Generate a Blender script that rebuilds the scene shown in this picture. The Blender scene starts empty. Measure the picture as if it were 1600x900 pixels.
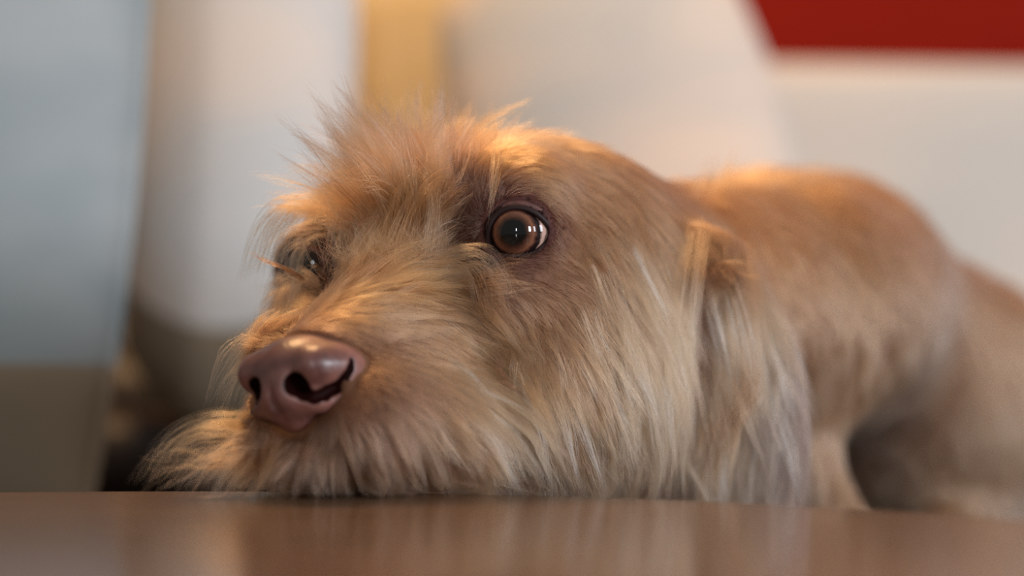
import bpy, bmesh, math
import numpy as np
from mathutils import Vector, Matrix

SC = bpy.context.scene
COL = SC.collection
rng = np.random.default_rng(7)

# ------------------------------------------------------------------ camera, world, lights, exposure
T = 0.45                      # height of the table top
CAM = np.array([0.0, -0.8, T + 0.052])
FPX = 1600 * 85 / 36.0        # focal length in pixels of the 1600 px frame
HORIZON = 520.0

cam_d = bpy.data.cameras.new('camera')
cam = bpy.data.objects.new('camera', cam_d)
COL.objects.link(cam)
cam.location = CAM
cam.rotation_euler = (math.pi / 2 + math.atan((HORIZON - 450) / FPX), 0, 0)
cam_d.lens = 85
cam_d.sensor_width = 36
cam_d.clip_start = 0.02
cam_d.dof.use_dof = True
cam_d.dof.focus_distance = 0.797
cam_d.dof.aperture_fstop = 3.5
SC.camera = cam

world = bpy.data.worlds.new('world')
SC.world = world
world.use_nodes = True
bg = world.node_tree.nodes['Background']
bg.inputs['Color'].default_value = (0.74, 0.70, 0.66, 1)
bg.inputs['Strength'].default_value = 0.42


def area(name, loc, target, sx, sy, power, color):
    d = bpy.data.lights.new(name, 'AREA')
    d.shape = 'RECTANGLE'
    d.size, d.size_y = sx, sy
    d.energy = power
    d.color = color
    o = bpy.data.objects.new(name, d)
    COL.objects.link(o)
    o.location = loc
    o.rotation_euler = (Vector(target) - Vector(loc)).to_track_quat('-Z', 'Y').to_euler()
    return o


area('window_light', (1.25, -0.86, T + 0.42), (0, 0.05, T + 0.08), 0.28, 0.50, 20, (0.86, 0.90, 1.0))
area('window_light', (1.75, -0.30, T + 0.45), (0, 0.1, T + 0.08), 0.30, 0.50, 10, (0.86, 0.90, 1.0))
area('doorway_light', (-0.10, -2.9, T + 0.60), (0, 0.2, T + 0.05), 0.16, 0.5, 17, (0.95, 0.96, 1.0))
area('lamp_light', (-0.22, 0.60, T + 1.2), (0.02, 0.1, T + 0.05), 0.3, 0.3, 15, (1.0, 0.58, 0.26))

SC.view_settings.view_transform = 'Standard'
SC.view_settings.look = 'None'
SC.view_settings.gamma = 1
SC.view_settings.use_curve_mapping = False
SC.view_settings.exposure = 0.0
SC.cycles.denoising_prefilter = 'NONE'
SC.cycles.max_bounces = 8
SC.cycles.transparent_max_bounces = 8


def P(px, py, D):
    """world point that stands at distance D in front of the camera along y"""
    return np.array([(px - 800) * D / FPX, D - 0.8, CAM[2] + (HORIZON - py) * D / FPX])


# ------------------------------------------------------------------ helpers
def tag(o, label=None, cat=None, group=None, kind=None):
    if label: o['label'] = label
    if cat: o['category'] = cat
    if group: o['group'] = group
    if kind: o['kind'] = kind
    return o


def mesh_obj(name, verts, faces, mat=None, parent=None, smooth=True, loc=None):
    me = bpy.data.meshes.new(name)
    me.from_pydata([tuple(v) for v in verts], [], [tuple(int(i) for i in f) for f in faces])
    if mat: me.materials.append(mat)
    if smooth:
        me.polygons.foreach_set('use_smooth', [True] * len(me.polygons))
    me.update()
    o = bpy.data.objects.new(name, me)
    COL.objects.link(o)
    if parent: o.parent = parent
    if loc is not None: o.location = loc
    return o


def big_mesh_obj(name, V, Q, mat, parent, colors=None):
    me = bpy.data.meshes.new(name)
    me.vertices.add(len(V)); me.loops.add(len(Q) * 4); me.polygons.add(len(Q))
    me.vertices.foreach_set('co', V.astype(np.float32).ravel())
    me.loops.foreach_set('vertex_index', Q.astype(np.int32).ravel())
    me.polygons.foreach_set('loop_start', np.arange(0, len(Q) * 4, 4, dtype=np.int32))
    me.polygons.foreach_set('use_smooth', np.ones(len(Q), dtype=bool))
    me.update(calc_edges=True)
    me.validate()
    if colors is not None:
        a = me.attributes.new('coat_color', 'FLOAT_COLOR', 'POINT')
        c = np.ones((len(V), 4), np.float32); c[:, :3] = colors
        a.data.foreach_set('color', c.ravel())
    me.materials.append(mat)
    o = bpy.data.objects.new(name, me)
    COL.objects.link(o)
    if parent: o.parent = parent
    return o


def nodes(name):
    m = bpy.data.materials.new(name)
    m.use_nodes = True
    nt = m.node_tree
    return m, nt, nt.nodes['Principled BSDF']


def srgb(r, g, b):
    f = lambda c: (c / 255 / 12.92) if c / 255 <= 0.04045 else ((c / 255 + 0.055) / 1.055) ** 2.4
    return np.array([f(r), f(g), f(b)])


def empty(name, loc):
    o = bpy.data.objects.new(name, None)
    COL.objects.link(o)
    o.location = loc
    return o


# ------------------------------------------------------------------ materials
def plain(name, col, rough=0.6, scale=40, var=0.08, bump=0.0, spec=0.5):
    m, nt, b = nodes(name)
    tc = nt.nodes.new('ShaderNodeTexCoord')
    n = nt.nodes.new('ShaderNodeTexNoise'); n.inputs['Scale'].default_value = scale
    n.inputs['Detail'].default_value = 6
    nt.links.new(tc.outputs['Object'], n.inputs['Vector'])
    r = nt.nodes.new('ShaderNodeValToRGB')
    c = np.array(col)
    r.color_ramp.elements[0].position = 0.3
    r.color_ramp.elements[1].position = 0.7
    r.color_ramp.elements[0].color = (*np.clip(c * (1 - var), 0, 1), 1)
    r.color_ramp.elements[1].color = (*np.clip(c * (1 + var), 0, 1), 1)
    nt.links.new(n.outputs['Fac'], r.inputs['Fac'])
    nt.links.new(r.outputs['Color'], b.inputs['Base Color'])
    b.inputs['Roughness'].default_value = rough
    b.inputs['Specular IOR Level'].default_value = spec
    if bump:
        bp = nt.nodes.new('ShaderNodeBump'); bp.inputs['Strength'].default_value = bump
        bp.inputs['Distance'].default_value = 0.002
        nt.links.new(n.outputs['Fac'], bp.inputs['Height'])
        nt.links.new(bp.outputs['Normal'], b.inputs['Normal'])
    return m


def fabric(name, col, col2, scale=9):
    """woven upholstery: broad soft tint variation of the dye and a fine weave"""
    m, nt, b = nodes(name)
    tc = nt.nodes.new('ShaderNodeTexCoord')
    n = nt.nodes.new('ShaderNodeTexNoise'); n.inputs['Scale'].default_value = scale
    n.inputs['Detail'].default_value = 2
    mp = nt.nodes.new('ShaderNodeMapping'); mp.inputs['Scale'].default_value = (0.6, 1, 1.5)
    nt.links.new(tc.outputs['Object'], mp.inputs['Vector'])
    nt.links.new(mp.outputs['Vector'], n.inputs['Vector'])
    r = nt.nodes.new('ShaderNodeValToRGB')
    r.color_ramp.elements[0].position = 0.36
    r.color_ramp.elements[1].position = 0.64
    r.color_ramp.elements[0].color = (*col, 1)
    r.color_ramp.elements[1].color = (*col2, 1)
    nt.links.new(n.outputs['Fac'], r.inputs['Fac'])
    nt.links.new(r.outputs['Color'], b.inputs['Base Color'])
    b.inputs['Roughness'].default_value = 0.9
    b.inputs['Specular IOR Level'].default_value = 0.15
    w = nt.nodes.new('ShaderNodeTexWave'); w.inputs['Scale'].default_value = 260
    nt.links.new(tc.outputs['Object'], w.inputs['Vector'])
    bp = nt.nodes.new('ShaderNodeBump'); bp.inputs['Strength'].default_value = 0.15
    bp.inputs['Distance'].default_value = 0.0005
    nt.links.new(w.outputs['Fac'], bp.inputs['Height'])
    nt.links.new(bp.outputs['Normal'], b.inputs['Normal'])
    return m


def wood(name, c1, c2, rough):
    m, nt, b = nodes(name)
    tc = nt.nodes.new('ShaderNodeTexCoord')
    mp = nt.nodes.new('ShaderNodeMapping'); mp.inputs['Scale'].default_value = (3, 34, 34)
    mp.inputs['Rotation'].default_value = (0, 0, 0.1)
    n = nt.nodes.new('ShaderNodeTexNoise'); n.inputs['Scale'].default_value = 2.2
    n.inputs['Detail'].default_value = 8
    n.inputs['Distortion'].default_value = 0.6
    nt.links.new(tc.outputs['Object'], mp.inputs['Vector'])
    nt.links.new(mp.outputs['Vector'], n.inputs['Vector'])
    r = nt.nodes.new('ShaderNodeValToRGB')
    r.color_ramp.elements[0].position = 0.32
    r.color_ramp.elements[1].position = 0.68
    r.color_ramp.elements[0].color = (*c1, 1)
    r.color_ramp.elements[1].color = (*c2, 1)
    nt.links.new(n.outputs['Fac'], r.inputs['Fac'])
    nt.links.new(r.outputs['Color'], b.inputs['Base Color'])
    b.inputs['Roughness'].default_value = rough
    bp = nt.nodes.new('ShaderNodeBump'); bp.inputs['Strength'].default_value = 0.05
    bp.inputs['Distance'].default_value = 0.0004
    nt.links.new(n.outputs['Fac'], bp.inputs['Height'])
    nt.links.new(bp.outputs['Normal'], b.inputs['Normal'])
    return m


M_RED = plain('red_wall_paint', srgb(130, 26, 14), 0.95, 12, 0.05, spec=0.1)
M_FLOOR = wood('floor_wood', srgb(60, 42, 30), srgb(84, 58, 40), 0.4)
M_TABLE = wood('table_wood', srgb(90, 66, 48), srgb(116, 88, 66), 0.17)
M_GREY = fabric('grey_blue_fabric', srgb(138, 148, 148), srgb(162, 166, 164))
M_PALE = fabric('pale_fabric', srgb(200, 200, 196), srgb(220, 206, 192), 8)
M_PALE2 = fabric('pale_patterned_fabric', srgb(184, 182, 176), srgb(222, 200, 180), 7)
M_SOFA = fabric('sofa_fabric', srgb(178, 182, 180), srgb(206, 196, 184), 4)
M_YELLOW = fabric('mustard_fabric', srgb(244, 204, 136), srgb(250, 220, 164), 6)
M_TAUPE_SHADE = fabric('taupe_shade', srgb(136, 122, 102), srgb(150, 132, 110))
M_DARK = plain('dark_leather', srgb(34, 24, 20), 0.45, 60, 0.15, 0.2)

# ------------------------------------------------------------------ the setting: walls, floor
def box(name, lo, hi, mat, parent=None, bevel=0.0, seg=4, smooth=True):
    bm = bmesh.new()
    bmesh.ops.create_cube(bm, size=1)
    lo, hi = Vector(lo), Vector(hi)
    for v in bm.verts:
        v.co = Vector([lo[i] + (v.co[i] + 0.5) * (hi[i] - lo[i]) for i in range(3)])
    if bevel:
        bmesh.ops.bevel(bm, geom=bm.edges[:], offset=bevel, segments=seg, profile=0.6, affect='EDGES')
    me = bpy.data.meshes.new(name); bm.to_mesh(me); bm.free()
    me.materials.append(mat)
    if smooth: me.polygons.foreach_set('use_smooth', [True] * len(me.polygons))
    o = bpy.data.objects.new(name, me); COL.objects.link(o)
    if parent: o.parent = parent
    return o


tag(box('floor', (-2.6, -3.2, -0.05), (2.6, 1.25, 0), M_FLOOR, smooth=False), kind='structure')
tag(box('wall_back', (-2.6, 1.15, 0), (2.6, 1.25, 2.5), M_RED, smooth=False), kind='structure')

# ------------------------------------------------------------------ round table
TC, TR = np.array([-0.11, -0.328]), 0.33


def lathe(name, prof, mat, parent, n=128):
    V, F = [], []
    k = len(prof)
    for i in range(n):
        a = 2 * math.pi * i / n
        for r, z in prof:
            V.append((r * math.cos(a), r * math.sin(a), z))
    for i in range(n):
        for j in range(k - 1):
            F.append((i * k + j, ((i + 1) % n) * k + j, ((i + 1) % n) * k + j + 1, i * k + j + 1))
    F.append([i * k for i in range(n)][::-1])
    F.append([i * k + k - 1 for i in range(n)])
    return mesh_obj(name, V, F, mat, parent)


table = empty('coffee_table', (TC[0], TC[1], 0))
tag(table, 'round polished brown wooden coffee table the dog rests its chin on', 'table')
lathe('tabletop', [(TR - 0.012, T - 0.024), (TR - 0.004, T - 0.021), (TR - 0.0006, T - 0.012), (TR - 0.0006, T - 0.0045),
                   (TR - 0.0022, T - 0.0012), (TR - 0.005, T - 0.0002), (TR - 0.008, T), (0.02, T)], M_TABLE, table, 192)
lathe('pedestal', [(0.05, 0.02), (0.035, 0.06), (0.028, 0.2), (0.034, 0.34), (0.07, T - 0.024)], M_TABLE, table, 48)
lathe('table_foot', [(0.18, 0.0), (0.185, 0.012), (0.17, 0.022), (0.05, 0.035)], M_TABLE, table, 64)

# ------------------------------------------------------------------ sofa and cushions
SEAT = T - 0.055
sofa = empty('sofa', (0.1, 0.45, 0))
tag(sofa, 'low sofa with dark seat and pale upholstered back behind the dog', 'sofa')
def sb(*a, **k):
    o = box(*a, **k); o.parent = sofa; o.matrix_parent_inverse = Matrix.Translation((-0.1, -0.45, 0)); return o
sb('seat_cushion', (-1.0, 0.10, SEAT - 0.14), (1.2, 0.90, SEAT), M_DARK, bevel=0.03)
sb('sofa_base', (-1.0, 0.12, 0.09), (1.2, 0.96, SEAT - 0.135), M_DARK, bevel=0.01)
bk = sb('sofa_back', (-1.05, 0.0, -0.17), (1.25, 0.14, 0.196), M_SOFA, bevel=0.028, seg=6)
bk.matrix_parent_inverse = Matrix.Identity(4)
bk.location = (-0.1, 0.40, CAM[2]); bk.rotation_euler = (math.radians(-6), math.radians(0.9), math.radians(0))
for x in (-0.92, 1.12):
    for y in (0.16, 0.92):
        sb('leg', (x - 0.02, y - 0.02, 0), (x + 0.02, y + 0.02, 0.095), M_DARK, bevel=0.004)


def pillow(name, mat, center, hw, hh, th, rot, n=40, rnd=0.2, power=0.42, edge=0.004, low=None):
    """a stuffed cushion: two bulging faces meeting in a welted seam; local x width, z height, y thickness"""
    V, F = [], []
    idx = {}
    for s in (-1, 1):
        for i in range(n + 1):
            for j in range(n + 1):
                a = math.sin(math.pi / 2 * (2 * i / n - 1)); c = math.sin(math.pi / 2 * (2 * j / n - 1))
                x = hw * a * math.sqrt(1 - rnd * c * c)
                z = hh * c * math.sqrt(1 - rnd * a * a)
                q = max(0.0, (1 - a * a) * (1 - c * c))
                y = s * (edge + th * q ** power)
                rim = i in (0, n) or j in (0, n)
                if rim and s == 1:
                    idx[(s, i, j)] = idx[(-1, i, j)]
                    continue
                if rim: y = 0
                idx[(s, i, j)] = len(V)
                V.append((x, y, z))
    for s in (-1, 1):
        for i in range(n):
            for j in range(n):
                q = [idx[(s, i, j)], idx[(s, i + 1, j)], idx[(s, i + 1, j + 1)], idx[(s, i, j + 1)]]
                F.append(q if s == -1 else q[::-1])
    root = empty(name, center)
    root.rotation_euler = [math.radians(r) for r in rot]
    cover = mesh_obj('cushion_cover', V, F, mat, root)
    if low is not None:                       # shade on the lower part, painted as a taupe tone
        cover.data.materials.append(M_TAUPE_SHADE)
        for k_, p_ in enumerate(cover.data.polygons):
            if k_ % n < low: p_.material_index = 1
    # welt cord round the seam
    ring = [idx[(-1, i, 0)] for i in range(n)] + [idx[(-1, n, j)] for j in range(n)] + \
           [idx[(-1, i, n)] for i in range(n, 0, -1)] + [idx[(-1, 0, j)] for j in range(n, 0, -1)]
    V2, F2 = [], []
    m = len(ring)
    for k in range(m):
        p = Vector(V[ring[k]]); t = (Vector(V[ring[(k + 1) % m]]) - Vector(V[ring[k - 1]])).normalized()
        b1 = Vector((0, 1, 0)); b2 = t.cross(b1)
        for a in range(8):
            an = a * math.pi / 4
            V2.append(p + (b1 * math.cos(an) + b2 * math.sin(an)) * 0.0035)
    for k in range(m):
        for a in range(8):
            F2.append((k * 8 + a, k * 8 + (a + 1) % 8, ((k + 1) % m) * 8 + (a + 1) % 8, ((k + 1) % m) * 8 + a))
    cord = mesh_obj('seam_cord', V2, F2, mat, root)
    if low is not None:  # the cord takes the same painted shade tone
        cord.data.materials.append(M_TAUPE_SHADE)
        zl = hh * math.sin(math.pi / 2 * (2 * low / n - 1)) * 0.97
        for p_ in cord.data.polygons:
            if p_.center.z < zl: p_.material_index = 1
    return root


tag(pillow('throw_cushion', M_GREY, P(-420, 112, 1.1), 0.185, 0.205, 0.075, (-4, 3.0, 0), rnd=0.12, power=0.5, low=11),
    'large grey-blue throw cushion at the left edge, with brown shade painted along its bottom', 'cushion', 'cushions along the sofa')
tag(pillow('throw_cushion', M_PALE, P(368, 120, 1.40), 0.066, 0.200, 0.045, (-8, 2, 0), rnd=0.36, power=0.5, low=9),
    'narrow pale grey cushion with brown shade painted at the bottom between grey-blue and mustard ones', 'cushion', 'cushions along the sofa')
tag(pillow('throw_cushion', M_YELLOW, P(505, 105, 1.62), 0.120, 0.228, 0.042, (-5, 5, 0)),
    'mustard yellow cushion half hidden behind the narrow pale one', 'cushion', 'cushions along the sofa')
tag(pillow('throw_cushion', M_PALE2, P(1000, 330, 1.45), 0.099, 0.178, 0.05, (-8, -15, 0), rnd=0.3),
    'large cream cushion directly above the dog head, sloping at its right corner', 'cushion', 'cushions along the sofa')


def gap_shade_roll(loc, r, hl, label):  # black rolls added to stand for the shadowed gap round the pale cushion
    shade_roll = empty('gap_shade_roll', loc)
    tag(shade_roll, label, 'cushion', 'added rolls standing for shade on the sofa')
    for nm, prof in (('roll', [(r * .4, -hl), (r * .8, -hl * .985), (r * .97, -hl * .94), (r, -hl * .7), (r, 0.0), (r, hl * .7), (r * .97, hl * .94), (r * .8, hl * .985), (r * .4, hl)]),
                     ('end_button', [(0.006, hl + .0005), (0.006, hl + 0.003), (0.002, hl + 0.004)])):
        o = lathe(nm, prof, M_DARK, shade_roll, 40)
        o.rotation_euler = (0, math.pi / 2, 0)


gap_shade_roll((-0.22, 0.60, SEAT + 0.0315), 0.031, 0.165, 'thin black roll added as the shadow beneath the narrow pale cushion')
gap_shade_roll((-0.20, 0.712, SEAT + 0.0505), 0.050, 0.155, 'thick black roll added as the shadow behind the narrow pale cushion')

# ------------------------------------------------------------------ the dog: signed distance modelling
yaw, roll = math.radians(30), math.radians(7)
Fv = np.array([-math.sin(yaw), -math.cos(yaw), 0.0])
L0 = np.array([math.cos(yaw), -math.sin(yaw), 0.0])
Z0 = np.array([0, 0, 1.0])
Lv = L0 * math.cos(roll) + Z0 * math.sin(roll)
Uv = Z0 * math.cos(roll) - L0 * math.sin(roll)
NEAR_EYE = P(810, 364, 0.8105)
ORG = NEAR_EYE - 0.038 * Lv
R = np.stack([Lv, Fv, Uv])          # rows: local axes


def H(u, v, w):
    """head-local millimetres -> world"""
    return ORG + (u * Lv + v * Fv + w * Uv) * 0.001


def ell(p, c, r, M=None):
    q = [p[i] - np.float32(c[i]) for i in range(3)]
    if M is not None:
        q = [sum(np.float32(M[k][i]) * q[i] for i in range(3)) for k in range(3)]
    k0 = np.sqrt(sum((q[i] / np.float32(r[i])) ** 2 for i in range(3)))
    k1 = np.sqrt(sum((q[i] / np.float32(r[i] ** 2)) ** 2 for i in range(3))) + 1e-9
    return k0 * (k0 - 1) / k1


def cone(p, a, b, ra, rb):
    a = np.asarray(a, float); b = np.asarray(b, float)
    d = b - a
    t = sum((p[i] - np.float32(a[i])) * np.float32(d[i]) for i in range(3)) / np.float32((d * d).sum())
    t = np.clip(t, 0, 1)
    dist = np.sqrt(sum((p[i] - np.float32(a[i]) - t * np.float32(d[i])) ** 2 for i in range(3)))
    return dist - (ra + (rb - ra) * t)


def smin(a, b, k):
    h = np.maximum(k - np.abs(a - b), 0) / k
    return np.minimum(a, b) - h * h * k * np.float32(0.25)


def smax(a, b, k):
    return -smin(-a, -b, k)


NEAR_AX = np.array([-0.10, -1.0, 0.0]); NEAR_AX /= np.linalg.norm(NEAR_AX)
FAR_EYE = H(-43, 2, 0)
FAR_AX = (Fv * math.cos(math.radians(4)) - L0 * math.sin(math.radians(4)))


def body_sdf(X, Y, Z):
    """signed distance (metres) of the whole dog body as ONE continuous form"""
    f = np.float32
    w = [X, Y, Z]
    d = [w[i] - f(ORG[i]) for i in range(3)]
    q = [(d[0] * f(R[k][0]) + d[1] * f(R[k][1]) + d[2] * f(R[k][2])) * f(1000) for k in range(3)]
    au = np.abs(q[0])
    bend = np.clip((q[1] - f(5)) / f(75), 0, 1) * f(2.5)
    q[0] = q[0] + bend                      # the muzzle turns a little further than the skull
    au = np.abs(q[0])
    m = [au, q[1], q[2]]
    s = ell(q, (0, -55, -4), (58, 70, 45))
    s = smin(s, ell(q, (0, -12, 8), (36, 34, 27)), 14)
    s = smin(s, ell(m, (29, -14, 15), (20, 20, 15)), 10)
    s = smin(s, cone(q, (0, -2, -14), (0, 70, -41), 23, 13), 12)
    s = smin(s, cone(q, (0, 12, -38), (0, 62, -52), 33, 20), 12)
    s = smin(s, ell(m, (16, 53, -58), (17, 29, 18)), 8)
    s = smin(s, ell(m, (24, 30, -62), (17, 27, 17)), 8)
    s = smin(s, ell(m, (36, -14, -52), (22, 34, 26)), 14)
    s = smin(s, ell(m, (44, -52, -50), (20, 34, 26)), 14)
    s = smin(s, ell(q, (0, 62, -68), (15, 24, 9)), 6)
    s = smin(s, cone(q, (0, 48, -64), (0, -40, -54), 14, 26), 12)
    s = smin(s, ell(m, (40, -38, -32), (27, 44, 38)), 16)
    s = smin(s, ell(m, (35, 2, -19), (14, 20, 12)), 12)
    s = smin(s, ell(q, (-43, 6, -19), (14, 18, 12)), 10)
    s = smin(s, ell(q, (-27, 38, -34), (12, 26, 14)), 10)
    # hollow of the stop and the inner eye corners
    s = smax(s, -ell(m, (25, 22, -2), (9, 12, 10)), 14)
    s = smax(s, -ell(q, (0, 86, -47), (19, 13, 11)), 2)      # the nose leather sits in front of the muzzle
    # ears: on the near side two folds hang beside the cheek; the far one is alike
    s = s * f(0.001)
    for c, r, rt in ((P(1106, 455, 0.871), (0.012, 0.009, 0.017), 0),
                     (P(1152, 520, 0.870), (0.015, 0.0075, 0.034), 18),
                     (P(1188, 650, 0.872), (0.016, 0.0055, 0.040), 8),
                     (P(1122, 560, 0.852), (0.011, 0.006, 0.034), -6)):
        a = math.radians(rt)
        M = [[math.cos(a), 0, math.sin(a)], [0, 1, 0], [-math.sin(a), 0, math.cos(a)]]
        s = smin(s, ell(w, c, r, M), 0.008)
    e1 = H(-60, -62, 0)
    s = smin(s, ell(w, e1 + np.array([-0.004, 0, -0.03]), (0.006, 0.016, 0.042)), 0.008)
    # neck, shoulders, loin, haunch, legs, tail
    s = smin(s, cone(w, H(8, -85, -25), P(1190, 480, 1.02), 0.050, 0.052), 0.03)
    s = smin(s, ell(w, P(1216, 478, 1.09), (0.070, 0.10, 0.055)), 0.03)
    s = smin(s, ell(w, P(1425, 625, 1.24), (0.066, 0.09, 0.056)), 0.05)
    s = smin(s, cone(w, P(1310, 465, 1.12), P(1470, 600, 1.17), 0.040, 0.042), 0.05)
    s = smin(s, cone(w, P(1470, 600, 1.17), P(1625, 760, 1.18), 0.042, 0.036), 0.04)
    s = smin(s, cone(w, P(1372, 625, 1.16), P(1470, 765, 1.18), 0.032, 0.036), 0.03)
    s = smin(s, cone(w, P(1240, 480, 1.02), P(1252, 720, 1.0), 0.030, 0.013), 0.02)
    s = smin(s, cone(w, P(1252, 720, 1.0), np.array([0.145, 0.185, SEAT + 0.010]), 0.013, 0.010), 0.008)
    s = smin(s, cone(w, np.array([0.145, 0.185, SEAT + 0.010]), np.array([0.130, 0.145, SEAT + 0.010]), 0.010, 0.010), 0.006)
    s = smin(s, cone(w, P(1060, 560, 1.06), P(1040, 850, 1.04), 0.026, 0.012), 0.02)
    s = smin(s, cone(w, P(1530, 680, 1.20), P(1620, 810, 1.18), 0.034, 0.032), 0.03)
    s = smin(s, cone(w, P(1610, 800, 1.18), np.array([0.20, 0.33, SEAT + 0.013]), 0.030, 0.012), 0.015)
    s = smin(s, cone(w, P(1500, 760, 1.36), np.array([0.36, 0.50, SEAT + 0.012]), 0.020, 0.010), 0.02)
    # eye sockets and lid openings
    for c, ax in ((NEAR_EYE, NEAR_AX), (FAR_EYE, FAR_AX)):
        side = np.cross(ax, [0, 0, 1]); side /= np.linalg.norm(side)
        up = np.cross(side, ax)
        M = [side, ax, up]
        s = smin(s, ell(w, c - ax * 0.001, (0.0155, 0.0132, 0.0140)), 0.008)
        s = smax(s, -ell(w, c + ax * 0.011, (0.0112, 0.010, 0.0090), M), 0.0015)
        s = np.maximum(s, -ell(w, c, (0.0122, 0.0122, 0.0122)))
    # rests on the table top and the seat
    over = np.sqrt((X - f(TC[0])) ** 2 + (Y - f(TC[1])) ** 2) - f(TR)
    tb = np.maximum(over, np.maximum(Z - f(T + 0.0005), -(Z - f(T - 0.05))))
    s = np.maximum(s, -tb)
    s = np.maximum(s, -(Z - f(SEAT + 0.0008)))
    return s


def surface_nets(xs, ys, zs, val):
    inside = val < 0
    nx, ny, nz = val.shape
    c = inside[:-1, :-1, :-1].astype(np.int8)
    cnt = np.zeros_like(c)
    for i in (0, 1):
        for j in (0, 1):
            for k in (0, 1):
                cnt += inside[i:nx - 1 + i, j:ny - 1 + j, k:nz - 1 + k]
    act = (cnt > 0) & (cnt < 8)
    I, J, K = np.nonzero(act)
    n = len(I)
    acc = np.zeros((n, 3)); num = np.zeros(n)
    G = [xs, ys, zs]
    corners = [(i, j, k) for i in (0, 1) for j in (0, 1) for k in (0, 1)]
    for a in corners:
        for ax in range(3):
            if a[ax] == 1: continue
            b = list(a); b[ax] = 1
            va = val[I + a[0], J + a[1], K + a[2]]; vb = val[I + b[0], J + b[1], K + b[2]]
            m = (va < 0) != (vb < 0)
            t = np.where(m, va / np.where(va == vb, 1, va - vb), 0)
            pa = np.stack([xs[I + a[0]], ys[J + a[1]], zs[K + a[2]]], 1)
            pb = np.stack([xs[I + b[0]], ys[J + b[1]], zs[K + b[2]]], 1)
            acc += (pa + (pb - pa) * t[:, None]) * m[:, None]
            num += m
    V = acc / num[:, None]
    vid = -np.ones(act.shape, np.int64)
    vid[I, J, K] = np.arange(n)
    quads = []
    for ax in range(3):
        sl0 = [slice(None)] * 3; sl1 = [slice(None)] * 3
        sl0[ax] = slice(0, -1); sl1[ax] = slice(1, None)
        ch = inside[tuple(sl0)] != inside[tuple(sl1)]
        e = np.stack(np.nonzero(ch), 1)
        b, c2 = (ax + 1) % 3, (ax + 2) % 3
        ok = (e[:, b] > 0) & (e[:, c2] > 0) & (e[:, b] < val.shape[b] - 1) & (e[:, c2] < val.shape[c2] - 1)
        e = e[ok]
        def at(db, dc):
            q = e.copy(); q[:, b] += db; q[:, c2] += dc
            return vid[q[:, 0], q[:, 1], q[:, 2]]
        q = np.stack([at(-1, -1), at(0, -1), at(0, 0), at(-1, 0)], 1)
        flip = ~inside[e[:, 0], e[:, 1], e[:, 2]]
        q[flip] = q[flip][:, ::-1]
        quads.append(q)
    return V, np.concatenate(quads)


fine = 0.0014
xs = np.concatenate([np.arange(-0.135, 0.112, fine), np.arange(0.113, 0.42, 0.005)]).astype(np.float32)
ys = np.concatenate([np.arange(-0.085, 0.110, fine), np.arange(0.1125, 0.62, 0.006)]).astype(np.float32)
zs = np.concatenate([np.arange(SEAT - 0.008, T + 0.140, 0.0016)]).astype(np.float32)
GV = np.empty((len(xs), len(ys), len(zs)), np.float32)
for i0 in range(0, len(xs), 24):
    X, Y, Z = np.meshgrid(xs[i0:i0 + 24], ys, zs, indexing='ij')
    GV[i0:i0 + 24] = body_sdf(X, Y, Z)
BV, BQ = surface_nets(xs.astype(float), ys.astype(float), zs.astype(float), GV)


def samp(p):
    """trilinear lookup of the body distance field"""
    ix = np.clip(np.interp(p[:, 0], xs, np.arange(len(xs))), 0, len(xs) - 1.001)
    iy = np.clip(np.interp(p[:, 1], ys, np.arange(len(ys))), 0, len(ys) - 1.001)
    iz = np.clip(np.interp(p[:, 2], zs, np.arange(len(zs))), 0, len(zs) - 1.001)
    a, b, c = ix.astype(int), iy.astype(int), iz.astype(int)
    fx, fy, fz = (ix - a), (iy - b), (iz - c)
    g = lambda i, j, k: GV[a + i, b + j, c + k]
    return ((g(0, 0, 0) * (1 - fz) + g(0, 0, 1) * fz) * (1 - fy) + (g(0, 1, 0) * (1 - fz) + g(0, 1, 1) * fz) * fy) * (1 - fx) + \
           ((g(1, 0, 0) * (1 - fz) + g(1, 0, 1) * fz) * (1 - fy) + (g(1, 1, 0) * (1 - fz) + g(1, 1, 1) * fz) * fy) * fx


def grad(p, h=0.0016):
    g = np.stack([samp(p + np.eye(3)[i] * h) - samp(p - np.eye(3)[i] * h) for i in range(3)], 1)
    return g / (np.linalg.norm(g, axis=1, keepdims=True) + 1e-9)


def hit(px, py):
    """where the line of sight through a pixel meets the body"""
    d = P(px, py, 1.0) - CAM
    t = 0.68
    for _ in range(200):
        p = (CAM + d * t)[None]
        s = float(samp(p)[0])
        if s < 0.0003: return p[0]
        t += max(s * 0.7, 0.0004)
        if t > 1.45: break
    return None


dog = empty('dog', (ORG[0], ORG[1] + 0.15, SEAT))
tag(dog, 'tan wire-haired dog lying with its chin on the table, looking sideways', 'dog')
DINV = np.array(dog.location)


def under_dog(o):
    o.parent = dog
    o.matrix_parent_inverse = Matrix.Translation(-Vector(DINV))
    return o


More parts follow.
